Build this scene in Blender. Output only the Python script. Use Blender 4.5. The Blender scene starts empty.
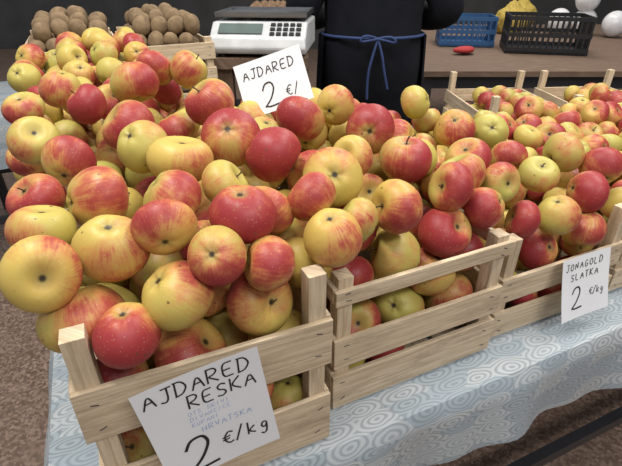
import bpy, bmesh, math, random
import numpy as np
from mathutils import Vector, Matrix
random.seed(7); rng=np.random.default_rng(7)
TZ=0.75; CAMH=0.58
PITCH=math.radians(30.5); YAW=math.radians(24.3); FPX=455.0
scene=bpy.context.scene
R_=np.array([math.cos(YAW),-math.sin(YAW),0.]); FH=np.array([math.sin(YAW),math.cos(YAW),0.])
FW=FH*math.cos(PITCH)+np.array([0,0,-math.sin(PITCH)]); UP=FH*math.sin(PITCH)+np.array([0,0,math.cos(PITCH)])
def P(r,f,z): 
    v=R_*r+FH*f; return (v[0],v[1],z)
# ---------------- materials
def newmat(name):
    m=bpy.data.materials.new(name); m.use_nodes=True
    nt=m.node_tree; b=nt.nodes['Principled BSDF']; return m,nt,b
def N(nt,t,**k):
    n=nt.nodes.new(t)
    for a,v in k.items(): setattr(n,a,v)
    return n
def L(nt,a,b): nt.links.new(a,b)
def M(nt,op,a,b=None,c=None,clamp=False):
    n=nt.nodes.new('ShaderNodeMath'); n.operation=op; n.use_clamp=clamp
    for i,v in enumerate((a,b,c)):
        if v is None: continue
        if isinstance(v,(int,float)): n.inputs[i].default_value=v
        else: nt.links.new(v,n.inputs[i])
    return n.outputs[0]
def MIX(nt,f,a,b):
    n=nt.nodes.new('ShaderNodeMix'); n.data_type='RGBA'
    for s,v in ((n.inputs[0],f),(n.inputs[6],a),(n.inputs[7],b)):
        if isinstance(v,(int,float)): s.default_value=v
        elif isinstance(v,tuple): s.default_value=(*v,1)
        else: nt.links.new(v,s)
    return n.outputs[2]
def simple(name,c1,c2=None,scale=20,rough=.5,metal=0,bump=0,detail=4):
    m,nt,b=newmat(name)
    if c2 is None: c2=tuple(x*.8 for x in c1)
    tc=N(nt,'ShaderNodeTexCoord'); no=N(nt,'ShaderNodeTexNoise'); no.inputs['Scale'].default_value=scale; no.inputs['Detail'].default_value=detail
    L(nt,tc.outputs['Object'],no.inputs['Vector'])
    f=M(nt,'MULTIPLY_ADD',no.outputs[0],2.5,-.75,clamp=True)
    L(nt,MIX(nt,f,c1,c2),b.inputs['Base Color'])
    b.inputs['Roughness'].default_value=rough; b.inputs['Metallic'].default_value=metal
    if bump:
        bp=N(nt,'ShaderNodeBump'); bp.inputs['Strength'].default_value=bump; bp.inputs['Distance'].default_value=.003
        L(nt,no.outputs[0],bp.inputs['Height']); L(nt,bp.outputs[0],b.inputs['Normal'])
    return m
def wood_mat(name,ca,cb,cd):
    m,nt,b=newmat(name)
    uv=N(nt,'ShaderNodeUVMap'); mp=N(nt,'ShaderNodeMapping'); mp.inputs['Scale'].default_value=(7,170,1)
    L(nt,uv.outputs[0],mp.inputs[0])
    n1=N(nt,'ShaderNodeTexNoise'); n1.inputs['Scale'].default_value=1; n1.inputs['Detail'].default_value=7; n1.inputs['Roughness'].default_value=.65; n1.inputs['Distortion'].default_value=.8
    L(nt,mp.outputs[0],n1.inputs['Vector'])
    mp2=N(nt,'ShaderNodeMapping'); mp2.inputs['Scale'].default_value=(9,26,1); L(nt,uv.outputs[0],mp2.inputs[0])
    n2=N(nt,'ShaderNodeTexNoise'); n2.inputs['Scale'].default_value=1; n2.inputs['Detail'].default_value=6; n2.inputs['Roughness'].default_value=.7
    L(nt,mp2.outputs[0],n2.inputs['Vector'])
    c=MIX(nt,M(nt,'MULTIPLY_ADD',n1.outputs[0],4,-1.5,clamp=True),ca,cb)
    c=MIX(nt,M(nt,'MULTIPLY_ADD',n2.outputs[0],3.4,-1.65,clamp=True),c,cd)
    L(nt,c,b.inputs['Base Color']); b.inputs['Roughness'].default_value=.8
    bp=N(nt,'ShaderNodeBump'); bp.inputs['Strength'].default_value=.8; bp.inputs['Distance'].default_value=.0015
    L(nt,n1.outputs[0],bp.inputs['Height']); L(nt,bp.outputs[0],b.inputs['Normal'])
    return m
WOOD=wood_mat('crate_wood',(.72,.59,.42),(.50,.385,.25),(.33,.25,.165))
NAIL=simple('nail_metal',(.10,.09,.09),rough=.4,metal=.6)
TABW=wood_mat('table_wood',(.17,.105,.07),(.11,.07,.045),(.2,.14,.1))
DARKMETAL=simple('dark_metal',(.03,.03,.035),rough=.5)
def apple_mat():
    m,nt,b=newmat('apple_skin')
    at=N(nt,'ShaderNodeAttribute',attribute_name='lc'); ac=N(nt,'ShaderNodeAttribute',attribute_name='acol')
    sp=N(nt,'ShaderNodeSeparateXYZ'); L(nt,at.outputs['Vector'],sp.inputs[0])
    sc=N(nt,'ShaderNodeSeparateColor'); L(nt,ac.outputs['Color'],sc.inputs[0])
    amt,seed,hue=sc.outputs[0],sc.outputs[1],sc.outputs[2]
    x,y,z=sp.outputs
    rho=M(nt,'SQRT',M(nt,'ADD',M(nt,'MULTIPLY',x,x),M(nt,'ADD',M(nt,'MULTIPLY',y,y),.0005)))
    nx=M(nt,'DIVIDE',x,rho); ny=M(nt,'DIVIDE',y,rho)
    def comb(a,b_,c):
        n=N(nt,'ShaderNodeCombineXYZ')
        for i,v in enumerate((a,b_,c)): L(nt,v,n.inputs[i])
        return n.outputs[0]
    so=M(nt,'MULTIPLY',seed,60.)
    v1=comb(M(nt,'MULTIPLY',nx,8.),M(nt,'MULTIPLY',ny,8.),M(nt,'MULTIPLY_ADD',z,1.1,so))
    n1=N(nt,'ShaderNodeTexNoise'); n1.inputs['Scale'].default_value=1.4; n1.inputs['Detail'].default_value=5; n1.inputs['Roughness'].default_value=.7; L(nt,v1,n1.inputs['Vector'])
    v2=comb(x,y,M(nt,'ADD',z,so))
    n2=N(nt,'ShaderNodeTexNoise'); n2.inputs['Scale'].default_value=1.2; n2.inputs['Detail'].default_value=5; n2.inputs['Roughness'].default_value=.6; L(nt,v2,n2.inputs['Vector'])
    v=M(nt,'MULTIPLY',x,.48)
    v=M(nt,'ADD',v,M(nt,'MULTIPLY_ADD',amt,1.40,-.76))
    v=M(nt,'ADD',v,M(nt,'MULTIPLY_ADD',n1.outputs[0],.75,-.375))
    v=M(nt,'ADD',v,M(nt,'MULTIPLY_ADD',n2.outputs[0],1.5,-.75))
    az=M(nt,'MULTIPLY',M(nt,'POWER',M(nt,'ABSOLUTE',z),4.),.25)
    v=M(nt,'SUBTRACT',v,az)
    mr=N(nt,'ShaderNodeMapRange'); mr.interpolation_type='SMOOTHSTEP'; L(nt,v,mr.inputs[0]); mr.inputs[1].default_value=-.46; mr.inputs[2].default_value=.66
    red=mr.outputs[0]
    base=MIX(nt,hue,(.58,.41,.10),(.42,.39,.095))
    a=MIX(nt,M(nt,'MULTIPLY',red,1.3,clamp=True),base,(.50,.135,.065))
    bb=MIX(nt,M(nt,'MULTIPLY_ADD',red,1.8,-.85,clamp=True),a,(.29,.026,.034))
    vo=N(nt,'ShaderNodeTexVoronoi'); vo.inputs['Scale'].default_value=9; L(nt,v2,vo.inputs['Vector'])
    dots=M(nt,'LESS_THAN',vo.outputs['Distance'],.13)
    c=MIX(nt,M(nt,'MULTIPLY',dots,.42),bb,(.68,.52,.28))
    # blemishes / russet
    n3=N(nt,'ShaderNodeTexNoise'); n3.inputs['Scale'].default_value=3.1; n3.inputs['Detail'].default_value=6; n3.inputs['Roughness'].default_value=.75; L(nt,v2,n3.inputs['Vector'])
    c=MIX(nt,M(nt,'MULTIPLY_ADD',n3.outputs[0],5.,-3.05,clamp=True),c,(.31,.18,.07))
    vb=N(nt,'ShaderNodeTexVoronoi'); vb.inputs['Scale'].default_value=1.5; L(nt,v2,vb.inputs['Vector'])
    c=MIX(nt,M(nt,'MULTIPLY',M(nt,'LESS_THAN',M(nt,'MULTIPLY_ADD',n3.outputs[0],.2,vb.outputs['Distance']),.165),.75),c,(.12,.06,.025))
    # cavity
    mc=N(nt,'ShaderNodeMapRange'); mc.interpolation_type='SMOOTHSTEP'; L(nt,rho,mc.inputs[0]); mc.inputs[1].default_value=.36; mc.inputs[2].default_value=.1
    c=MIX(nt,M(nt,'MULTIPLY',mc.outputs[0],.6),c,(.30,.24,.07))
    mc2=N(nt,'ShaderNodeMapRange'); L(nt,rho,mc2.inputs[0]); mc2.inputs[1].default_value=.13; mc2.inputs[2].default_value=.06
    c=MIX(nt,mc2.outputs[0],c,(.035,.025,.012))
    L(nt,c,b.inputs['Base Color'])
    L(nt,M(nt,'MULTIPLY_ADD',n2.outputs[0],.28,.31),b.inputs['Roughness'])
    b.inputs['Specular IOR Level'].default_value=.36
    return m
APPLE=apple_mat()
STEM=simple('apple_stem',(.10,.06,.03),rough=.8)
# ---------------- mesh helpers
def obj_from_bm(name,bm,mats,loc=(0,0,0),rotz=0,parent=None,smooth=False):
    me=bpy.data.meshes.new(name); bm.to_mesh(me); bm.free()
    for m in mats: me.materials.append(m)
    if smooth:
        for p in me.polygons: p.use_smooth=True
    o=bpy.data.objects.new(name,me); scene.collection.objects.link(o)
    o.location=loc; o.rotation_euler=(0,0,rotz)
    if parent: o.parent=parent
    return o
def box(bm,c,s,mi=0,rot=None,uvl=None,taper=None):
    """box with uv along longest axis"""
    uvl=bm.loops.layers.uv.verify()
    hx,hy,hz=s[0]/2,s[1]/2,s[2]/2
    cs=[(-hx,-hy,-hz),(hx,-hy,-hz),(hx,hy,-hz),(-hx,hy,-hz),(-hx,-hy,hz),(hx,-hy,hz),(hx,hy,hz),(-hx,hy,hz)]
    la=max(range(3),key=lambda i:s[i]); oth=[i for i in range(3) if i!=la]
    ou,ov=random.random()*30,random.random()*30
    vs=[]
    for p in cs:
        q=Vector(p)
        if rot: q=rot@q
        vs.append(bm.verts.new(q+Vector(c)))
    for f in ((0,3,2,1),(4,5,6,7),(0,1,5,4),(1,2,6,5),(2,3,7,6),(3,0,4,7)):
        fc=bm.faces.new([vs[i] for i in f]); fc.material_index=mi
        for lp,i in zip(fc.loops,f):
            lp[uvl].uv=(cs[i][la]+ou, cs[i][oth[0]]+cs[i][oth[1]]*1.01+ov)
def cyl(bm,p0,p1,r0,r1=None,seg=12,mi=0):
    if r1 is None:r1=r0
    p0=Vector(p0);p1=Vector(p1);d=(p1-p0)
    q=d.to_track_quat('Z','Y').to_matrix().to_4x4(); q.translation=(p0+p1)/2
    g=bmesh.ops.create_cone(bm,cap_ends=True,segments=seg,radius1=r0,radius2=max(r1,1e-5),depth=d.length,matrix=q)
    for v in g['verts']:
        for f in v.link_faces: f.material_index=mi
def bevel(o,w=.002,seg=2):
    m=o.modifiers.new('bevel','BEVEL'); m.width=w; m.segments=seg; m.limit_method='ANGLE'
# ---------------- crates
def crate(name,x0,x1,y0,y1,base,front,posth,rotz=0,side=None,mats=None,post=.022):
    bm=bmesh.new(); cx,cy=(x0+x1)/2,(y0+y1)/2; hx,hy=(x1-x0)/2,(y1-y0)/2; t=.007
    side=side or front
    for sx in(-1,1):
        for sy in(-1,1):
            box(bm,(sx*(hx-t-post/2),sy*(hy-t-post/2),posth/2),(post,post,posth-.004+random.uniform(-.003,.003)))
    for (a,b) in front:
        for sy in(-1,1):
            ang=random.uniform(-.014,.014)
            rt=Matrix.Rotation(ang,3,'Y')
            h=b-a
            box(bm,(0,sy*(hy-t/2),(a+b)/2),(2*hx-.002,t,h),rot=rt)
            for sx in(-1,1):
                for zz in(-.25,.25):
                    yy=sy*hy; xx=sx*(hx-t-post/2)+random.uniform(-.004,.004); z_=(a+b)/2+zz*h
                    # staple
                    box(bm,(xx,yy,z_),(.0085,.0016,.0014),mi=1,rot=Matrix.Rotation(random.uniform(-.5,.5),3,'Y'))
    for (a,b) in side:
        for sx in(-1,1):
            box(bm,(sx*(hx-t/2),0,(a+b)/2),(t,2*(hy-t)-.002,b-a))
    n=4
    for i in range(n):
        box(bm,(-hx+t+ (i+.5)*(2*hx-2*t)/n,0,.006),((2*hx-2*t)/n-.01,2*hy-2*t-.004,.006))
    o=obj_from_bm(name,bm,[WOOD,NAIL],(cx,cy,TZ+base+.0045),rotz)
    bevel(o,.0010,2)
    return o
S_HI=[(.003,.092),(.15,.22)]
S_2=[(.003,.069),(.085,.137),(.197,.22)]
S_LO=[(.006,.058),(.083,.132)]
crate('wooden_crate',-.09,.192,.36,.775,0,S_HI,.285)
crate('wooden_crate',-.14,.19,.79,1.195,0,S_HI,.27)
crate('wooden_crate',-.16,.17,1.215,1.5,0,S_LO,.165)
crate('wooden_crate',-.16,.17,1.215,1.5,.17,S_LO,.15)
crate('wooden_crate',.215,.515,.40,.90,0,S_2,.235)
crate('wooden_crate',.53,.83,.415,.915,0,S_LO,.205)
crate('wooden_crate',.845,1.145,.42,.92,0,S_LO,.205)
crate('wooden_crate',1.16,1.46,.425,.925,0,S_LO,.205)
for x0 in (-.185,.09):
    crate('wooden_crate',x0,x0+.265,1.52,1.94,0,S_2,.23)
    crate('wooden_crate',x0,x0+.265,1.52,1.94,.235,S_LO,.15)
RA=math.radians(-20)
crate('wooden_crate',1.38-.16,1.38+.16,1.27-.22,1.27+.22,0,S_LO,.205,RA)
crate('wooden_crate',1.74-.16,1.74+.16,1.14-.22,1.14+.22,0,S_LO,.205,RA)
# ---------------- apple templates
def template_apple(nphi=20,nseg=28,stem=True):
    V=[];F=[];MI=[]
    V.append((0,0,.92-.30))
    for i in range(1,nphi):
        ph=math.pi*i/nphi
        for j in range(nseg):
            th=2*math.pi*j/nseg
            rr=math.sin(ph)*(1+.07*math.cos(ph))
            zz=.90*math.cos(ph)-.30*math.exp(-(ph/.36)**2)+.17*math.exp(-((math.pi-ph)/.30)**2)
            lob=1+.022*math.cos(5*th)*max(0,-math.cos(ph))**1.0
            zz-=.02*math.cos(5*th)*max(0,-math.cos(ph))**3
            V.append((rr*lob*math.cos(th),rr*lob*math.sin(th),zz))
    V.append((0,0,-.90+.17)); last=len(V)-1
    for j in range(nseg):
        F.append((0,1+j,1+(j+1)%nseg)); MI.append(0)
    for i in range(nphi-2):
        for j in range(nseg):
            a=1+i*nseg+j;b=1+i*nseg+(j+1)%nseg
            F.append((a,a+nseg,b+nseg,b)); MI.append(0)
    o=1+(nphi-2)*nseg
    for j in range(nseg):
        F.append((o+j,last,o+(j+1)%nseg)); MI.append(0)
    if stem:
        b0=len(V); K=4
        for k in range(K):
            u=k/(K-1); cx=.10*u*u; z=.60+.34*u; r=.03+.012*(u>.9)
            for j in range(5):
                V.append((cx+r*math.cos(2*math.pi*j/5),r*math.sin(2*math.pi*j/5),z))
        for k in range(K-1):
            for j in range(5):
                a=b0+k*5+j;b=b0+k*5+(j+1)%5
                F.append((a,b,b+5,a+5)); MI.append(1)
        F.append(tuple(b0+(K-1)*5+j for j in range(5))); MI.append(1)
    return np.array(V),F,MI
def template_ell(nphi=10,nseg=14):
    V=[(0,0,1.25)];F=[]
    for i in range(1,nphi):
        ph=math.pi*i/nphi
        for j in range(nseg):
            th=2*math.pi*j/nseg; V.append((math.sin(ph)*math.cos(th),math.sin(ph)*math.sin(th),1.25*math.cos(ph)))
    V.append((0,0,-1.25)); last=len(V)-1
    for j in range(nseg): F.append((0,1+j,1+(j+1)%nseg))
    for i in range(nphi-2):
        for j in range(nseg):
            a=1+i*nseg+j;b=1+i*nseg+(j+1)%nseg; F.append((a,a+nseg,b+nseg,b))
    o=1+(nphi-2)*nseg
    for j in range(nseg): F.append((o+j,last,o+(j+1)%nseg))
    return np.array(V),F,[0]*len(F)
def scatter(name,items,mats):
    """items: list (template, pos, mat3, color)"""
    vs=[];li=[];ls=[];lt=[];mi=[];lc=[];ac=[];vo=0;lo=0
    cen=np.mean([it[1] for it in items],axis=0)
    for (tp,pos,m3,col) in items:
        V,F,MI,fl,tot,st=tp
        vs.append(V@m3.T+(pos-cen)); lc.append(V)
        ac.append(np.tile(np.array([*col,1.]),(len(V),1)))
        li.append(fl+vo); ls.append(st+lo); lt.append(tot); mi.append(MI)
        vo+=len(V); lo+=len(fl)
    vs=np.concatenate(vs).astype(np.float32);li=np.concatenate(li);ls=np.concatenate(ls);lt=np.concatenate(lt);mi=np.concatenate(mi)
    me=bpy.data.meshes.new(name)
    me.vertices.add(len(vs)); me.vertices.foreach_set('co',vs.ravel())
    me.loops.add(len(li)); me.loops.foreach_set('vertex_index',li.astype(np.int32))
    me.polygons.add(len(ls)); me.polygons.foreach_set('loop_start',ls.astype(np.int32)); 
    try: me.polygons.foreach_set('loop_total',lt.astype(np.int32))
    except Exception: pass
    me.polygons.foreach_set('material_index',mi.astype(np.int32))
    me.polygons.foreach_set('use_smooth',np.ones(len(ls),dtype=bool))
    me.update(calc_edges=True)
    a=me.attributes.new('lc','FLOAT_VECTOR','POINT'); a.data.foreach_set('vector',np.concatenate(lc).astype(np.float32).ravel())
    a=me.attributes.new('acol','FLOAT_COLOR','POINT'); a.data.foreach_set('color',np.concatenate(ac).astype(np.float32).ravel())
    for m in mats: me.materials.append(m)
    me.validate()
    o=bpy.data.objects.new(name,me); scene.collection.objects.link(o); o.location=tuple(cen)
    return o
def pack(t):
    V,F,MI=t
    fl=np.array([i for f in F for i in f]); tot=np.array([len(f) for f in F]); st=np.concatenate([[0],np.cumsum(tot)[:-1]])
    return (V,F,np.array(MI),fl,tot,st)
TA=pack(template_apple()); TB=pack(template_apple(stem=False)); TL=pack(template_apple(10,14)); TK=pack(template_ell())
# ---------------- heap surface (apple centre heights above table)
XK=np.array([-.2,0,.2,.35,.5,.6,.8,1.2]); YK=np.array([.28,.36,.42,.5,.7,1.0,1.4])
TT=np.array([[.28,.29,.30,.32,.34,.38,.42],[.30,.31,.32,.34,.36,.40,.44],[.27,.29,.32,.34,.37,.40,.43],[.24,.26,.29,.32,.37,.38,.36],[.2,.24,.27,.30,.34,.345,.33],[.16,.18,.215,.26,.31,.33,.28],[.14,.16,.20,.24,.285,.30,.27],[.14,.16,.19,.23,.27,.29,.26]])
def T(x,y):
    x=np.clip(x,XK[0],XK[-1]-1e-6); y=np.clip(y,YK[0],YK[-1]-1e-6)
    i=np.clip(np.searchsorted(XK,x,side='right')-1,0,len(XK)-2); j=np.clip(np.searchsorted(YK,y,side='right')-1,0,len(YK)-2)
    u=(x-XK[i])/(XK[i+1]-XK[i]); v=(y-YK[j])/(YK[j+1]-YK[j])
    return (TT[i,j]*(1-u)+TT[i+1,j]*u)*(1-v)+(TT[i,j+1]*(1-u)+TT[i+1,j+1]*u)*v
# fill boxes: x0,x1,y0,y1,base,rim
FB=[(-.09,.192,.36,.775,0,.224),(-.14,.19,.79,1.195,0,.224),(-.16,.17,1.215,1.5,.17,.305),(.215,.515,.40,.90,0,.224),(.53,.83,.415,.915,0,.136),(.845,1.145,.42,.92,0,.136),(1.16,1.46,.425,.925,0,.136)]
PH=[.287,.272,.32,.239,.209,.209,.209]
# observed apples: view bearing/size measurements, redness, blush direction
SE=[(84,335,92,.42,1,0),(53,285,76,.35,1,.3),(134,322,70,.75,0,0),(175,297,82,.4,.3,1),(122,247,78,.38,1,0),(173,203,70,.5,.6,.4),(97,203,74,.45,-.3,0),(240,235,70,.88,0,0),(260,303,76,.58,-.3,1),
(192,358,82,.68,.4,0),(45,233,66,.38,0,1),(112,386,62,.75,0,0),(38,203,46,.8,0,0),(325,243,66,.38,1,-.5),(333,180,64,.35,-.3,1),(273,157,62,.85,0,0),(232,140,62,.82,0,.3),(300,122,54,.65,0,1),
(395,210,60,.5,0,-.3),(445,233,58,.8,0,0),(405,162,56,.75,.5,0),(370,132,56,.8,0,0),(268,210,62,.45,1,1),(228,190,50,.2,0,0),(178,162,64,.25,1,-.3),(146,150,56,.3,0,1),(130,130,56,.6,0,0),
(70,165,52,.65,1,0),(25,145,50,.3,0,0),(210,105,56,.7,-.3,0),(135,85,50,.55,1,0),(62,92,44,.4,0,0),(88,107,42,.9,0,0),(395,258,58,.15,0,0),(400,307,56,.15,0,0),(350,282,54,.65,0,.3),(447,295,52,.5,0,0),
(356,225,52,.2,0,0),(450,195,50,.65,0,0),(492,212,46,.68,0,0),(455,130,42,.6,0,0),(489,133,38,.1,0,0),(468,162,46,.7,0,0),(498,185,44,.5,0,1),(520,225,42,.7,0,0),(537,251,46,.75,0,0),(557,217,46,.4,.5,0),
(583,230,42,.45,0,0),(586,195,44,.75,0,0),(563,155,42,.25,0,0),(600,168,42,.65,0,0),(535,175,42,.2,0,0),(510,160,40,.55,0,0),(165,240,50,.55,0,0),(215,262,62,.65,0,0),(305,205,50,.5,0,0),
(335,108,42,.3,0,0),(415,104,36,.15,0,0),(352,160,46,.3,0,0),(25,112,40,.5,0,0),(185,72,40,.35,0,0),(160,70,40,.55,0,0),(262,260,56,.55,0,0),(205,240,56,.7,0,0)]
pos=[];rad=[];inv=[];bx=[];col=[];bd=[];isseed=[]
for (px,py,d,red,ux,uy) in SE:
    a=(px-311)/FPX;b=(233-py)/FPX
    D=R_*a+UP*b+FW
    t=.2
    while t<3:
        p=D*t+np.array([0,0,CAMH])
        k=min(range(len(FB)),key=lambda k:max(FB[k][0]-p[0],0,p[0]-FB[k][1])+max(FB[k][2]-p[1],0,p[1]-FB[k][3]))
        f=FB[k]; ymin=f[2]+.03 if (p[2]>f[5]+.03) else f[2]+.045
        if k==0 or k>=3: ok=p[1]>=ymin
        else: ok=True
        if p[2]<=T(p[0],p[1]) and ok: break
        t+=.004
    r=np.clip(d*t*.95/FPX/2,.032,.0435)
    pos.append(p);rad.append(r);inv.append(.12);bx.append(k);col.append((red,random.random(),random.random()));bd.append(R_*ux+UP*uy-FW*.45);isseed.append(1)
ns=len(pos); sp=np.array(pos)
zf=[0.]*ns
for k,(x0,x1,y0,y1,base,rim) in enumerate(FB):
    s=.074 if k<4 else .070
    xs=np.arange(x0+.03,x1-.02,s); ys=np.arange(y0+.03,y1-.02,s)
    for iy,y in enumerate(ys):
        for ix,x in enumerate(xs):
            top=float(T(x,y)); z=top-.01-random.random()*.01; lay=0
            full=(k in(0,3,4,5,6) and y<y0+.12) or (x<x0+.06 and k<2)
            zmin=base+.05 if full else max(base+.05,top-.15)
            while z>zmin:
                off=(lay%2)*s/2
                p=np.array([x+off+random.uniform(-.008,.008),y+off+random.uniform(-.008,.008),z])
                z-=.058; lay+=1
                if np.min(np.linalg.norm(sp-p,axis=1))<.052: continue
                pos.append(p); rad.append(random.uniform(.034,.040) if k<4 else random.uniform(.032,.038)); inv.append(1.); bx.append(k)
                rm=random.betavariate(1.3,1.2)*.95 if k>2 else random.betavariate(1.3,1.6)*.95
                col.append((rm,random.random(),random.random())); bd.append(None); isseed.append(0); zf.append(0. if full else top-.16)
X=np.array(pos);Rr=np.array(rad);IM=np.array(inv);BX=np.array([FB[k] for k in bx]);n=len(X);zf=np.array(zf);bxa=np.array(bx);PHa=np.array([PH[k] for k in bx])
seed0=X[:ns].copy()
RS=(Rr[:,None]+Rr[None,:])*.955; RS[:ns,:ns]*=.985; np.fill_diagonal(RS,0)
W=IM[:,None]/(IM[:,None]+IM[None,:])
fill=np.array(isseed)==0
zlo=np.maximum(BX[:,4]+Rr+.012,zf)
for it in range(170):
    d=X[:,None,:]-X[None,:,:]; q=np.sqrt((d**2).sum(-1))+1e-9
    ov=np.clip(RS-q,0,None); np.fill_diagonal(ov,0)
    X+=((ov*W/q)[:,:,None]*d).sum(1)*.5
    if it<110: X[fill,2]-=.0006
    X[:ns]+= (seed0-X[:ns])*.10
    low=(X[:,2]<BX[:,5]+.012)
    mgy=np.where(low,Rr+.008,np.where(fill,.010,.018))
    mgx=np.where(low,Rr+.008,np.where(fill,.004,-.015))
    X[:,0]=np.clip(X[:,0],BX[:,0]+mgx,BX[:,1]-mgx); X[:,1]=np.clip(X[:,1],BX[:,2]+mgy,BX[:,3]-np.where(low,mgy,.004))
    tz=np.array([T(a,b) for a,b in X[:,:2]]) if it%4==0 else tz
    # keep room for the price card standing in the heap
    card=(np.abs(X[:,0]-.29)<.085)&(np.abs(X[:,1]-.80)<.06)&fill
    X[fill,2]=np.minimum(X[fill,2],tz[fill])
    X[card,2]=np.minimum(X[card,2],tz[card]-.03)
    X[:,2]=np.maximum(X[:,2],zlo)
    # rest on slat tops
    for wall,ax in ((0,0),(1,0),(2,1),(3,1)):
        dx=np.abs(X[:,ax]-BX[:,wall]); m_=(~low)&(dx<Rr)
        need=BX[:,5]+np.sqrt(np.clip(Rr**2-dx**2,0,None))*.93
        X[:,2]=np.where(m_,np.maximum(X[:,2],need),X[:,2])
    # corner posts
    for ix in (0,1):
        for iy in (2,3):
            cxp=BX[:,ix]+(.018 if ix==0 else -.018); cyp=BX[:,iy]+(.018 if iy==2 else -.018)
            ddx=X[:,0]-cxp; ddy=X[:,1]-cyp; dd=np.sqrt(ddx**2+ddy**2)+1e-6
            re=np.sqrt(np.clip(Rr**2-np.clip(X[:,2]-PHa,0,None)**2,0,None))+.012
            m_=(X[:,2]<PHa+Rr*.9)&(dd<re)
            X[:,0]+=np.where(m_,ddx/dd*(re-dd)*.5,0); X[:,1]+=np.where(m_,ddy/dd*(re-dd)*.5,0)
def rndrot(bias_up=.8,bdir=None):
    p=rng.normal(size=3); p[2]=abs(p[2])+bias_up
    if random.random()<.5: p=-p
    p/=np.linalg.norm(p)
    b=bdir if bdir is not None else rng.normal(size=3)
    b=b-p*np.dot(b,p); b/=np.linalg.norm(b)
    c=np.cross(p,b); return np.stack([b,c,p],axis=1)
groups={}
for i in range(n):
    m=rndrot(.3,bd[i])@(np.diag([Rr[i],Rr[i]*random.uniform(.94,1.02),Rr[i]*random.uniform(.88,1.04)])@(np.eye(3)+rng.uniform(-.05,.05,(3,3))))
    tp=TA if random.random()<.45 else TB
    groups.setdefault(bx[i],[]).append((tp,X[i]+np.array([0,0,TZ+.004]),m,col[i]))
for k in sorted(groups): scatter('apple_pile',groups[k],[APPLE,STEM])
def lattice_pile(name,cx,cy,w,h,rot,z0,z1,s,r,tp,mats,dome=.0,colf=None):
    items=[]; lay=0; z=z0; cr,sr=math.cos(rot),math.sin(rot)
    while z<=z1+1e-6:
        off=(lay%2)*s/2
        for x in np.arange(-w/2+r+off,w/2-r+.001,s):
            for y in np.arange(-h/2+r+off,h/2-r+.001,s):
                xx=x+random.uniform(-.1,.1)*s; yy=y+random.uniform(-.1,.1)*s
                xx=max(-w/2+r,min(w/2-r,xx)); yy=max(-h/2+r,min(h/2-r,yy))
                rr=r*random.uniform(.9,1.02)
                m=rndrot(.3)@np.diag([rr,rr,rr])
                items.append((tp,np.array([cx+xx*cr-yy*sr,cy+xx*sr+yy*cr,TZ+z+random.uniform(-.006,.006)+dome*(1-(2*x/w)**2)*(1-(2*y/h)**2)]),m,colf() if colf else (0,random.random(),random.random())))
        z+=s*.75; lay+=1
    return scatter(name,items,mats)
cf=lambda:(random.betavariate(1.2,1.6),random.random(),random.random())
lattice_pile('apple_pile',1.38,1.27,.27,.39,RA,.06,.15,.075,.037,TL,[APPLE,STEM],.03,cf)
lattice_pile('apple_pile',1.74,1.14,.27,.39,RA,.06,.15,.075,.037,TL,[APPLE,STEM],.03,cf)
KIWI=simple('kiwi_skin',(.26,.18,.10),(.15,.10,.055),scale=60,rough=.9,bump=.4)
lattice_pile('kiwi_pile',-.0525,1.73,.235,.38,0,.29,.43,.05,.026,TK,[KIWI],.04)
lattice_pile('kiwi_pile',.2225,1.73,.235,.38,0,.29,.43,.05,.026,TK,[KIWI],.04)
# ---------------- tables & cloths
def table(name,x0,x1,y0,y1,z=TZ,mat=TABW,rotz=0,ctr=None):
    bm=bmesh.new(); w,h=x1-x0,y1-y0
    box(bm,(0,0,-.0175),(w,h,.029))
    for sx in(-1,1):
        for sy in(-1,1): box(bm,(sx*(w/2-.06),sy*(h/2-.06),-(z+.032)/2),(.045,.045,z-.032),mi=1)
    for sy in(-1,1): box(bm,(0,sy*(h/2-.06),-.07),(w-.17,.025,.07),mi=1); box(bm,(0,sy*(h/2-.06),-z+.25),(w-.17,.025,.035),mi=1)
    return obj_from_bm(name,bm,[mat,DARKMETAL],ctr or ((x0+x1)/2,(y0+y1)/2,z),rotz)
def cloth_mat():
    m,nt,b=newmat('wave_tablecloth')
    uv=N(nt,'ShaderNodeUVMap')
    nd=N(nt,'ShaderNodeTexNoise'); nd.inputs['Scale'].default_value=14; L(nt,uv.outputs[0],nd.inputs['Vector'])
    vm=N(nt,'ShaderNodeVectorMath',operation='SCALE'); vm.inputs['Scale'].default_value=.025; L(nt,nd.outputs[1],vm.inputs[0])
    va=N(nt,'ShaderNodeVectorMath',operation='ADD'); L(nt,uv.outputs[0],va.inputs[0]); L(nt,vm.outputs[0],va.inputs[1])
    mp=N(nt,'ShaderNodeMapping'); mp.inputs['Scale'].default_value=(15,38,1); L(nt,va.outputs[0],mp.inputs[0])
    vo=N(nt,'ShaderNodeTexVoronoi'); vo.voronoi_dimensions='2D'; vo.inputs['Scale'].default_value=1; vo.inputs['Randomness'].default_value=.6; L(nt,mp.outputs[0],vo.inputs['Vector'])
    s=M(nt,'SINE',M(nt,'MULTIPLY',vo.outputs['Distance'],34.))
    f=M(nt,'MULTIPLY_ADD',s,.8,.3,clamp=True)
    sc=N(nt,'ShaderNodeSeparateColor'); L(nt,vo.outputs['Color'],sc.inputs[0])
    dark=MIX(nt,M(nt,'GREATER_THAN',sc.outputs[0],.5),(.15,.17,.19),(.17,.22,.26))
    base=MIX(nt,M(nt,'GREATER_THAN',sc.outputs[1],.55),(.45,.49,.51),(.34,.40,.44))
    L(nt,MIX(nt,M(nt,'MULTIPLY',f,.55),base,dark),b.inputs['Base Color']); b.inputs['Roughness'].default_value=.45
    return m
CLOTH=cloth_mat()
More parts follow.
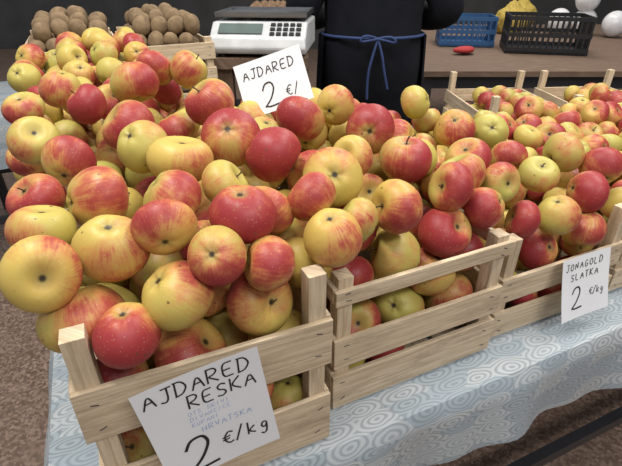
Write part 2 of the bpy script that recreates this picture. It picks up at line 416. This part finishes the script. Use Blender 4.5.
def cloth(name,x0,x1,y0,y1,sides,z=TZ,drop=.135):
    bm=bmesh.new(); uvl=bm.loops.layers.uv.verify()
    def quad(ps,uvs):
        f=bm.faces.new([bm.verts.new(p) for p in ps]); f.smooth=True
        for lp,u in zip(f.loops,uvs): lp[uvl].uv=u
    zt=.001
    quad([(x0,y0,zt),(x1,y0,zt),(x1,y1,zt),(x0,y1,zt)],[(x0,y0),(x1,y0),(x1,y1),(x0,y1)])
    def edge(pa,pb,nrm,ln,dr):
        n=max(2,int(ln/.02)); K=7; off=random.random()*10
        rows=[]
        for i in range(n+1):
            u=i/n; s=u*ln; row=[]
            for k in range(K+1):
                v=k/K; d=v*dr*(1+.03*math.sin(s*7+off))
                o=.006+.004*min(1,v*6)+v*(.012+.010*math.sin(s*19+off)+.006*math.sin(s*43+off*2))
                if k==0:o=0
                row.append(((pa[0]+(pb[0]-pa[0])*u+nrm[0]*o,pa[1]+(pb[1]-pa[1])*u+nrm[1]*o,zt-d-(0.0 if k else 0)),(s+pa[0],y0-d-off*0)))
            rows.append(row)
        for i in range(n):
            for k in range(K):
                q=[rows[i][k],rows[i][k+1],rows[i+1][k+1],rows[i+1][k]]
                quad([a[0] for a in q],[a[1] for a in q])
    if 'f' in sides: edge((x0,y0),(x1,y0),(0,-1),x1-x0,drop)
    if 'b' in sides: edge((x1,y1),(x0,y1),(0,1),x1-x0,drop)
    if 'l' in sides: edge((x0,y1),(x0,y0),(-1,0),y1-y0,drop)
    if 'r' in sides: edge((x1,y0),(x1,y1),(1,0),y1-y0,drop)
    bmesh.ops.remove_doubles(bm,verts=bm.verts,dist=.0004)
    return obj_from_bm(name,bm,[CLOTH],(0,0,z))
table('market_table',-.17,2.3,.345,.98); cloth('tablecloth',-.17,2.3,.345,.98,'fl')
table('market_table',-.195,.358,.985,2.0); cloth('tablecloth',-.195,.358,.985,2.0,'l')
table('market_table',1.14,2.3,.985,1.53); cloth('tablecloth',1.14,2.3,.985,1.53,'lb')
table('market_table',-.75,.10,2.35,3.2); cloth('tablecloth',-.75,.10,2.35,3.2,'flr',drop=.22)
# ---------------- signs
G={'A':[[(0,0),(.45,1),(.9,0)],[(.15,.38),(.78,.42)]],'J':[[(.2,1),(.95,1)],[(.62,1),(.62,.2),(.4,0),(.05,.12)]],'D':[[(0,0),(.03,1)],[(-.1,1),(.5,.97),(.85,.5),(.5,.05),(-.08,0)]],
'R':[[(0,0),(0,1)],[(-.08,1),(.55,1),(.75,.76),(.5,.52),(.02,.48),(.8,0)]],'E':[[(.75,1),(0,1),(0,0),(.78,.02)],[(0,.5),(.6,.52)]],'S':[[(.75,.85),(.4,1),(.05,.82),(.2,.55),(.6,.45),(.75,.2),(.4,0),(0,.12)]],
'K':[[(0,0),(0,1)],[(.75,1),(0,.45),(.82,0)]],'O':[[(.4,1),(.03,.75),(.03,.25),(.4,0),(.78,.25),(.78,.75),(.4,1)]],'N':[[(0,0),(0,1),(.7,0),(.72,1)]],'G':[[(.75,.85),(.4,1),(.05,.65),(.08,.2),(.45,0),(.78,.2),(.78,.45),(.45,.45)]],
'L':[[(0,1),(0,0),(.7,0)]],'T':[[(0,1),(.85,1)],[(.42,1),(.42,0)]],'H':[[(0,0),(0,1)],[(.7,0),(.7,1)],[(0,.5),(.7,.5)]],'V':[[(0,1),(.38,0),(.8,1)]],'I':[[(.3,0),(.3,1)]],'P':[[(0,0),(0,1),(.6,.95),(.65,.6),(0,.48)]],'U':[[(0,1),(.03,.2),(.35,0),(.68,.2),(.7,1)]],'C':[[(.75,.85),(.4,1),(.05,.7),(.05,.3),(.4,0),(.78,.15)]],
'2':[[(.02,.72),(.2,.98),(.6,1),(.75,.72),(.45,.3),(0,.02),(.1,.06),(.3,.0),(.95,.03)]],'€':[[(.85,.85),(.5,1),(.15,.7),(.15,.3),(.5,0),(.85,.12)],[(-.05,.6),(.6,.62)],[(-.05,.4),(.55,.42)]],'/':[[(0,-.1),(.6,1.1)]],
'k':[[(0,0),(0,1)],[(.55,.6),(0,.28),(.6,0)]],'g':[[(.5,.55),(.2,.6),(.05,.3),(.3,.1),(.5,.3),(.52,.6),(.5,-.25),(.2,-.4),(.0,-.25)]],' ':[]}
def chaikin(p,n=2):
    for _ in range(n):
        q=[p[0]]
        for a,b in zip(p,p[1:]):
            q.append((a[0]*.78+b[0]*.22,a[1]*.78+b[1]*.22)); q.append((a[0]*.22+b[0]*.78,a[1]*.22+b[1]*.78))
        q.append(p[-1]); p=q
    return p
PAPER=simple('paper_white',(.80,.82,.84),(.74,.76,.79),scale=8,rough=.6)
INK=simple('ink_black',(.012,.012,.015),rough=.5); INKB=simple('ink_blue',(.33,.45,.72),rough=.5)
def strokes(bm,segs,w,mi,bend):
    for pl in segs:
        pl=chaikin(pl,2)
        Lp=[];Rp=[]
        for i,p in enumerate(pl):
            a=pl[max(0,i-1)];b=pl[min(len(pl)-1,i+1)]
            dx,dy=b[0]-a[0],b[1]-a[1]; l=math.hypot(dx,dy) or 1
            nx,ny=-dy/l*w/2,dx/l*w/2
            Lp.append(bm.verts.new((p[0]+nx,p[1]+ny,bend(p[0]+nx,p[1]+ny)+.0006))); Rp.append(bm.verts.new((p[0]-nx,p[1]-ny,bend(p[0]-nx,p[1]-ny)+.0006)))
        for i in range(len(pl)-1):
            f=bm.faces.new((Rp[i],Rp[i+1],Lp[i+1],Lp[i])); f.material_index=mi
def write(bm,txt,x,y,size,adv,w,mi,bend,slope=0,wx=.7):
    for ch in txt:
        g=G.get(ch,[])
        jy=random.uniform(-.04,.04)*size
        strokes(bm,[[(x+a*size*wx+b*size*.08,y+jy+b*size) for a,b in pl] for pl in g],w,mi,bend)
        x+=adv*size; y+=slope*adv*size
def sign(name,c,u,v,w,h,lines,curl=.004):
    u=Vector(u).normalized(); v=Vector(v); v=(v-u*v.dot(u)).normalized(); nn=u.cross(v)
    root=bpy.data.objects.new(name,None); scene.collection.objects.link(root)
    m=Matrix((( u.x,v.x,nn.x,c[0]),(u.y,v.y,nn.y,c[1]),(u.z,v.z,nn.z,c[2]),(0,0,0,1)))
    root.matrix_world=m
    bend=lambda x,y: curl*((2*x/w)**2*.6+(2*y/h)**2*.4)
    bm=bmesh.new(); nx,ny=10,10
    g=[[bm.verts.new((-w/2+w*i/nx,-h/2+h*j/ny,bend(-w/2+w*i/nx,-h/2+h*j/ny))) for j in range(ny+1)] for i in range(nx+1)]
    for i in range(nx):
        for j in range(ny): bm.faces.new((g[i][j],g[i+1][j],g[i+1][j+1],g[i][j+1]))
    o=obj_from_bm('paper',bm,[PAPER],parent=root,smooth=True)
    bm=bmesh.new()
    for ln in lines: write(bm,*ln[:4],ln[4],ln[5],ln[6],bend,*(ln[7:]))
    obj_from_bm('handwriting',bm,[INK,INKB],parent=root)
    return root
# sign 1
sign('price_sign',(.036,.340,TZ+.155),(1,0,.12),(-.05,0.02,1),.130,.158,[
 ('AJDARED',-.058,.052,.020,.82,.0019,0),('RESKA',-.018,.028,.019,.80,.0019,0),
 ('OTS SKIVI',-.022,.017,.006,.85,.0005,1),('DIVANCICE',-.022,.008,.006,.85,.0005,1),('KUPANI',-.022,-.001,.006,.85,.0005,1),('HRVATSKA',-.014,-.014,.0085,.85,.0007,1),
 ('2',-.042,-.070,.052,.8,.0036,0),('€/kg',.002,-.050,.020,.74,.0021,0)])
sign('price_sign',(.702,.388,TZ+.097),(1,0,.0),(0,.30,1),.118,.115,[
 ('JONAGOLD',-.050,.034,.0125,.95,.0014,0),('SLATKA',-.036,.014,.0125,.95,.0014,0),('2',-.034,-.040,.040,.8,.0028,0),('€/kg',.012,-.022,.013,.7,.0013,0)])
u3=R_*math.cos(.32)+np.array([0,0,1])*math.sin(.32)
v3=np.array([0,0,1.])*.85+FH*.5-R_*.38
sign('price_sign',(.283,.79,TZ+.399),tuple(u3),tuple(v3),.125,.098,[
 ('AJDARED',-.051,.018,.017,.84,.0018,0),('2',-.026,-.040,.043,.8,.0028,0),('€/',.018,-.030,.018,.8,.0016,0)],curl=.003)
# ---------------- scale
sc_root=bpy.data.objects.new('weighing_scale',None); scene.collection.objects.link(sc_root)
CZ=1.055
sc_root.location=P(-.165,1.80,CZ+.0005); sc_root.rotation_euler=(0,0,-YAW+math.radians(-6))
WHP=simple('white_plastic',(.62,.64,.65),rough=.35); STEEL=simple('pan_steel',(.30,.31,.33),rough=.35,metal=.9); BLK=simple('black_plastic',(.015,.015,.017),rough=.4); LCD=simple('lcd_green',(.12,.16,.15),rough=.2)
bm=bmesh.new()
pr=[(-.16,.0),(-.17,.02),(-.155,.055),(-.10,.095),(.16,.095),(.165,.0)]
vsl=[[bm.verts.new((s*.165,y,z+.012)) for y,z in pr] for s in(-1,1)]
for i in range(len(pr)):
    j=(i+1)%len(pr); bm.faces.new((vsl[0][i],vsl[0][j],vsl[1][j],vsl[1][i]))
bm.faces.new(vsl[0][::-1]); bm.faces.new(vsl[1])
o=obj_from_bm('body',bm,[WHP],parent=sc_root); bevel(o,.008,3)
bm=bmesh.new(); rt=Matrix.Rotation(math.radians(36),3,'X')
box(bm,(-.06,-.130,.089),(.15,.045,.004),rot=rt); 
o=obj_from_bm('display',bm,[LCD],parent=sc_root)
bm=bmesh.new()
for i in range(5):
    for j in range(3): box(bm,(.05+i*.022,-.147+j*.017,.076+j*.0122),(.016,.012,.005),rot=rt)
obj_from_bm('keypad',bm,[BLK],parent=sc_root)
bm=bmesh.new(); box(bm,(0,.04,.122),(.32,.24,.006)); box(bm,(0,.04,.113),(.10,.10,.014),mi=1)
for a,b_,c_,d_ in((0,-.08,.32,.006),(0,.16,.32,.006),(-.157,.04,.006,.24),(.157,.04,.006,.24)): box(bm,(a,b_,.129),(c_,d_,.012))
obj_from_bm('pan',bm,[STEEL,BLK],parent=sc_root)
bm=bmesh.new()
for sx in(-1,1):
    for sy in(-1,1): cyl(bm,(sx*.13,sy*.13,0),(sx*.13,sy*.13,.014),.015)
obj_from_bm('feet',bm,[BLK],parent=sc_root)
# counter
bm=bmesh.new()
box(bm,(0,0,-.0175),(.325,1.66,.035))
for sx in(-1,1):
    for sy in(-1,1): box(bm,(sx*.13,sy*.78,-(CZ+.035)/2),(.05,.05,CZ-.035))
box(bm,(0,-.79,-.45),(.20,.02,.6),mi=1); box(bm,(0,0,-.6),(.24,1.5,.02))
obj_from_bm('wooden_counter',bm,[TABW,DARKMETAL],P(-.1725,2.47,CZ),-YAW)
bm=bmesh.new()
for a,b_,c_,d_ in((0,-.2,.31,.012),(0,.2,.31,.012),(-.149,0,.012,.388),(.149,0,.012,.388)): box(bm,(a,b_,.04),(c_,d_,.07))
box(bm,(0,0,.008),(.29,.39,.01))
obj_from_bm('wooden_tray',bm,[WOOD],P(-.1725,2.62,CZ),-YAW)
WAL=simple('walnut_shell',(.32,.2,.11),(.16,.09,.05),scale=70,rough=.8,bump=.5)
oldTZ=TZ; TZ=CZ
w=P(-.1725,2.62,0); lattice_pile('walnut_pile',w[0],w[1],.27,.37,-YAW,.035,.09,.036,.018,TK,[WAL])
TZ=oldTZ
# ---------------- right back table & goods
c=P(1.8,3.75,.83); table('market_table',0,2.4,0,2.3,z=.83,rotz=-YAW,ctr=c)
def plastic_crate(name,loc,w,d,h,mat,rot):
    bm=bmesh.new(); t=.012
    box(bm,(0,0,.006),(w,d,.01))
    for zz in (.02,h/2,h-.012):
        th=.024 if zz>.03 else .03
        for s in(-1,1):
            box(bm,(0,s*(d/2-t/2),zz),(w,t,th)); box(bm,(s*(w/2-t/2),0,zz),(t,d-2*t,th))
    nx=int(w/.035)
    for i in range(nx+1):
        for s in(-1,1): box(bm,(-w/2+.008+i*(w-.016)/nx,s*(d/2-t/2),h/2),(.010,.008,h-.02))
    ny=int(d/.035)
    for i in range(ny+1):
        for s in(-1,1): box(bm,(s*(w/2-t/2),-d/2+.012+i*(d-.024)/ny,h/2),(.008,.010,h-.02))
    return obj_from_bm(name,bm,[mat],loc,rot)
BLUEP=simple('blue_plastic',(.03,.10,.24),rough=.4)
plastic_crate('blue_plastic_crate',P(1.12,3.6,.831),.38,.30,.19,BLUEP,-YAW-.15)
plastic_crate('black_plastic_crate',P(1.56,3.3,.831),.5,.34,.22,BLK,-YAW-.25)
bm=bmesh.new()
bmesh.ops.create_uvsphere(bm,u_segments=16,v_segments=10,radius=.05)
for v in bm.verts: v.co.z*=.45; v.co.x*=1.6+.3*math.sin(v.co.y*60); v.co.z+=.0235
obj_from_bm('red_cloth_bundle',bm,[simple('red_cloth',(.4,.03,.03),rough=.8)],P(1.0,3.15,.832),smooth=True)
# balloons
BAL=simple('white_balloon',(.75,.75,.77),rough=.25)
root=bpy.data.objects.new('balloon_cluster',None); scene.collection.objects.link(root); root.location=P(2.24,4.1,.83)
for i,(x,y,z) in enumerate([(0,0,.105),(.10,-.20,.1),(-.1,.16,.1),(-.02,.0,.27)]):
    bm=bmesh.new(); bmesh.ops.create_uvsphere(bm,u_segments=24,v_segments=16,radius=.092)
    for v in bm.verts:
        if v.co.z<0: v.co.z*=1.12
    cyl(bm,(0,0,-.103),(0,0,-.095),.010,.004,seg=10)
    o=obj_from_bm('balloon_%d'%(i+1),bm,[BAL],(x,y,z),parent=root,smooth=True)
# onion net sacks
NET=simple('yellow_net',(.55,.42,.08),(.30,.2,.04),scale=90,rough=.8,bump=.6)
for i,(r,f) in enumerate([(1.68,4.2),(1.93,4.62)]):
    bm=bmesh.new(); bmesh.ops.create_icosphere(bm,subdivisions=4,radius=.13)
    for v in bm.verts:
        k=1+.07*math.sin(v.co.x*70+i)*math.sin(v.co.y*65)*math.sin(v.co.z*60)
        v.co*=k
        if v.co.z>.08: v.co.x*=.6;v.co.y*=.6;v.co.z*=1.15
        v.co.z=max(v.co.z,-.10)
    obj_from_bm('onion_net_sack',bm,[NET],P(r,f,.93+.001),smooth=True)
bm=bmesh.new(); box(bm,(0,0,.01),(.5,.4,.02)); 
for s in(-1,1): box(bm,(0,s*.19,.1),(.5,.02,.18)); box(bm,(s*.24,0,.1),(.02,.36,.18))
o=obj_from_bm('foam_box',bm,[simple('foam_white',(.6,.64,.68),rough=.7)],P(2.74,3.6,.831),-YAW); bevel(o,.006)
# ---------------- vendor
vr=bpy.data.objects.new('market_vendor',None); scene.collection.objects.link(vr)
vr.location=P(.257,2.07,0); vr.rotation_euler=(0,0,-YAW)
NAVY=simple('dark_jacket',(.006,.007,.011),(.010,.011,.016),scale=15,rough=.95,bump=.3)
APR=simple('navy_apron',(.006,.008,.018),(.005,.006,.013),scale=30,rough=.95); TIE=simple('blue_tie',(.025,.05,.15),rough=.8)
NAVY.node_tree.nodes['Principled BSDF'].inputs['Specular IOR Level'].default_value=.2
APR.node_tree.nodes['Principled BSDF'].inputs['Specular IOR Level'].default_value=.2
SKIN=simple('skin',(.55,.33,.23),(.5,.28,.2),rough=.5); HAIR=simple('hair_brown',(.05,.03,.02),scale=80,rough=.6,bump=.5)
def skinobj(name,verts,edges,radii,mat,parent,sub=2,root=0):
    me=bpy.data.meshes.new(name); me.from_pydata(verts,edges,[]); o=bpy.data.objects.new(name,me); scene.collection.objects.link(o)
    o.modifiers.new('skin','SKIN'); 
    for i,r in enumerate(radii): me.skin_vertices[0].data[i].radius=(r if isinstance(r,tuple) else (r,r)); me.skin_vertices[0].data[i].use_root=(i==root)
    s=o.modifiers.new('sub','SUBSURF'); s.levels=sub; s.render_levels=sub
    o.modifiers['skin'].use_smooth_shade=True
    me.materials.append(mat); o.parent=parent; return o
V=[(0,0,.96),(0,-.01,1.10),(0,-.01,1.28),(0,0,1.40),(0,.01,1.49)];E=[(0,1),(1,2),(2,3),(3,4)];Rd=[(.23,.155),(.21,.15),(.23,.155),(.17,.13),.065]
for s in(-1,1):
    b=len(V); V+=[(s*.185,0,1.39),(s*.31,-.05,1.16),(s*.20,.22,1.12)]; E+=[(3,b),(b,b+1),(b+1,b+2)]; Rd+=[.085,.078,.045]
    b=len(V); V+=[(s*.10,0,.86),(s*.115,.02,.50),(s*.12,-.01,.12)]; E+=[(0,b),(b,b+1),(b+1,b+2)]; Rd+=[.13,.08,.06]
skinobj('clothed_body',V,E,Rd,NAVY,vr)
for s in(-1,1):
    skinobj('shoe',[(s*.12,-.05,.055),(s*.12,.04,.05),(s*.13,.17,.04)],[(0,1),(1,2)],[.05,.05,.04],BLK,vr)
    wx,wy,wz=s*.20,.25,1.12
    hv=[(wx,wy-.03,wz),(wx-s*.01,wy+.04,wz-.005)]; he=[(0,1)]; hr=[.028,(.04,.02)]
    for i,(o_,ln) in enumerate([(-.03,.065),(-.01,.075),(.01,.07),(.028,.055)]):
        b=len(hv); hv+=[(wx-s*.01+o_,wy+.075,wz-.005),(wx-s*.01+o_*1.1,wy+.075+ln*.55,wz-.02),(wx-s*.01+o_*1.1,wy+.075+ln*.8,wz-.045)]
        he+=[(1,b),(b,b+1),(b+1,b+2)]; hr+=[.0095,.009,.0075]
    b=len(hv); hv+=[(wx-s*.045,wy+.03,wz-.015),(wx-s*.06,wy+.065,wz-.03)]; he+=[(0,b),(b,b+1)]; hr+=[.011,.009]
    skinobj('hand',hv,he,hr,SKIN,vr,2)
bm=bmesh.new(); bmesh.ops.create_uvsphere(bm,u_segments=32,v_segments=24,radius=.1)
for v in bm.verts:
    x,y,z=v.co; z*=1.2; x*=.80; y*=.98
    if z<-.02: x*=1-.28*min(1,(-z-.02)/.1); y=y*(1-.15*min(1,(-z-.02)/.1))+.008
    if y>.06: 
        y+=.026*math.exp(-(x/.012)**2-((z+.015)/.02)**2)      # nose
        y-=.012*math.exp(-((abs(x)-.032)/.014)**2-((z-.012)/.012)**2) # sockets
        y+=.006*math.exp(-(x/.025)**2-((z+.055)/.008)**2)
    v.co=(x,y,z)
for s in(-1,1):
    m=Matrix.Translation((s*.080,-.005,-.005))@Matrix.Diagonal((.25,.6,1,1)); bmesh.ops.create_uvsphere(bm,u_segments=12,v_segments=8,radius=.032,matrix=m)
obj_from_bm('head',bm,[SKIN],(0,.025,1.63),parent=vr,smooth=True)
bm=bmesh.new()
for s in(-1,1): bmesh.ops.create_uvsphere(bm,u_segments=10,v_segments=8,radius=.011,matrix=Matrix.Translation((s*.03,.083,.012)))
obj_from_bm('eyes',bm,[WHP],(0,.025,1.63),parent=vr,smooth=True)
bm=bmesh.new(); bmesh.ops.create_uvsphere(bm,u_segments=32,v_segments=20,radius=.108)
dl=[v for v in bm.verts if (v.co.y>.05 and v.co.z<.045) or v.co.z<-.06]
bmesh.ops.delete(bm,geom=dl,context='VERTS')
for v in bm.verts: v.co.x*=.84; v.co.z=v.co.z*1.2+.004
o=obj_from_bm('hair',bm,[HAIR],(0,.015,1.63),parent=vr,smooth=True); o.modifiers.new('s','SOLIDIFY').thickness=.01
# apron
bm=bmesh.new(); n=40; rows=[]
for k in range(8):
    z=1.08-k*.07; row=[]
    for i in range(n+1):
        th=math.radians(-25+230*i/n); e=1+.10*k/7
        row.append(bm.verts.new((.225*e*math.cos(th),.18*e*math.sin(th)+.004*math.sin(i*1.7),z)))
    rows.append(row)
for k in range(7):
    for i in range(n): bm.faces.new((rows[k][i],rows[k+1][i],rows[k+1][i+1],rows[k][i+1]))
obj_from_bm('apron',bm,[APR],parent=vr,smooth=True)
def tube(name,pts,r,mat,parent,flat=1):
    cu=bpy.data.curves.new(name,'CURVE'); cu.dimensions='3D'; cu.bevel_depth=r; cu.bevel_resolution=2
    s=cu.splines.new('NURBS'); s.points.add(len(pts)-1)
    for q,p in zip(s.points,pts): q.co=(*p,1)
    s.use_endpoint_u=True; s.order_u=3; cu.materials.append(mat)
    o=bpy.data.objects.new(name,cu); scene.collection.objects.link(o); o.parent=parent; return o
ring=[(.212*math.cos(a),.172*math.sin(a)-.01,1.085) for a in [math.radians(-90+i*15) for i in range(25)]]
tube('apron_band',ring,.006,TIE,vr)
for i,p in enumerate([[(0,-.185,1.085),(.05,-.20,1.10),(.075,-.2,1.07),(.03,-.195,1.08),(0,-.19,1.085)],[(0,-.185,1.085),(-.05,-.20,1.105),(-.075,-.2,1.075),(-.03,-.195,1.08),(0,-.19,1.085)],[(0,-.187,1.085),(-.02,-.2,1.02),(-.035,-.2,.94),(-.03,-.2,.86)],[(0,-.187,1.085),(.02,-.2,1.03),(.03,-.2,.97),(.05,-.2,.90)]]):
    tube('apron_tie_%d'%(i+1),p,.005,TIE,vr)
# ---------------- room
def floor_mat():
    m,nt,b=newmat('terrazzo_floor'); tc=N(nt,'ShaderNodeTexCoord')
    vo=N(nt,'ShaderNodeTexVoronoi'); vo.inputs['Scale'].default_value=110; L(nt,tc.outputs['Object'],vo.inputs['Vector'])
    no=N(nt,'ShaderNodeTexNoise'); no.inputs['Scale'].default_value=2.5; no.inputs['Detail'].default_value=8; L(nt,tc.outputs['Object'],no.inputs['Vector'])
    sc=N(nt,'ShaderNodeSeparateColor'); L(nt,vo.outputs['Color'],sc.inputs[0])
    c=MIX(nt,M(nt,'POWER',sc.outputs[0],1.6),(.14,.085,.06),(.42,.30,.23))
    c=MIX(nt,M(nt,'MULTIPLY_ADD',no.outputs[0],1.4,-.5,clamp=True),c,(.18,.12,.09))
    L(nt,c,b.inputs['Base Color']); b.inputs['Roughness'].default_value=.55; return m
bm=bmesh.new(); box(bm,(0,0,-.05),(16,18,.1)); obj_from_bm('floor',bm,[floor_mat()],P(1,3.5,0),-YAW)
WALL=simple('wall_paint',(.10,.10,.10),(.07,.07,.07),scale=3,rough=.9)
bm=bmesh.new(); box(bm,(0,0,1.75),(16,.15,3.5)); obj_from_bm('wall_back',bm,[WALL],P(1,9,0),-YAW)
bm=bmesh.new(); box(bm,(0,0,1.75),(.15,14,3.5)); obj_from_bm('wall_right',bm,[WALL],P(7,2.5,0),-YAW)
# ---------------- lights
def area(name,loc,sx,sy,pw,col=(1,1,1),rot=(0,0,0)):
    l=bpy.data.lights.new(name,'AREA'); l.shape='RECTANGLE'; l.size=sx; l.size_y=sy; l.energy=pw; l.color=col
    o=bpy.data.objects.new(name,l); scene.collection.objects.link(o); o.location=loc; o.rotation_euler=rot
area('ceiling_light',(-.4,.9,3.1),.3,1.6,54,(1,.95,.88))
area('ceiling_light',(1.6,.6,3.1),.3,1.6,48,(1,.96,.90))
area('ceiling_light',(.6,-1.2,2.9),1.6,.3,30,(1,.97,.94),(math.radians(25),0,0))
area('ceiling_light',(2.8,3.2,3.1),.4,2.0,55,(1,.95,.88))
w=bpy.data.worlds.new('world'); scene.world=w; w.use_nodes=True
w.node_tree.nodes['Background'].inputs[0].default_value=(.95,.96,1,1); w.node_tree.nodes['Background'].inputs[1].default_value=.38
# ---------------- camera
cd=bpy.data.cameras.new('camera'); cam=bpy.data.objects.new('camera',cd); scene.collection.objects.link(cam)
cd.sensor_width=36; cd.lens=FPX/622*36; cd.clip_start=.02
cam.location=(0,0,TZ+CAMH); cam.rotation_euler=(math.pi/2-PITCH,0,-YAW)
scene.camera=cam
scene.view_settings.view_transform='Standard'
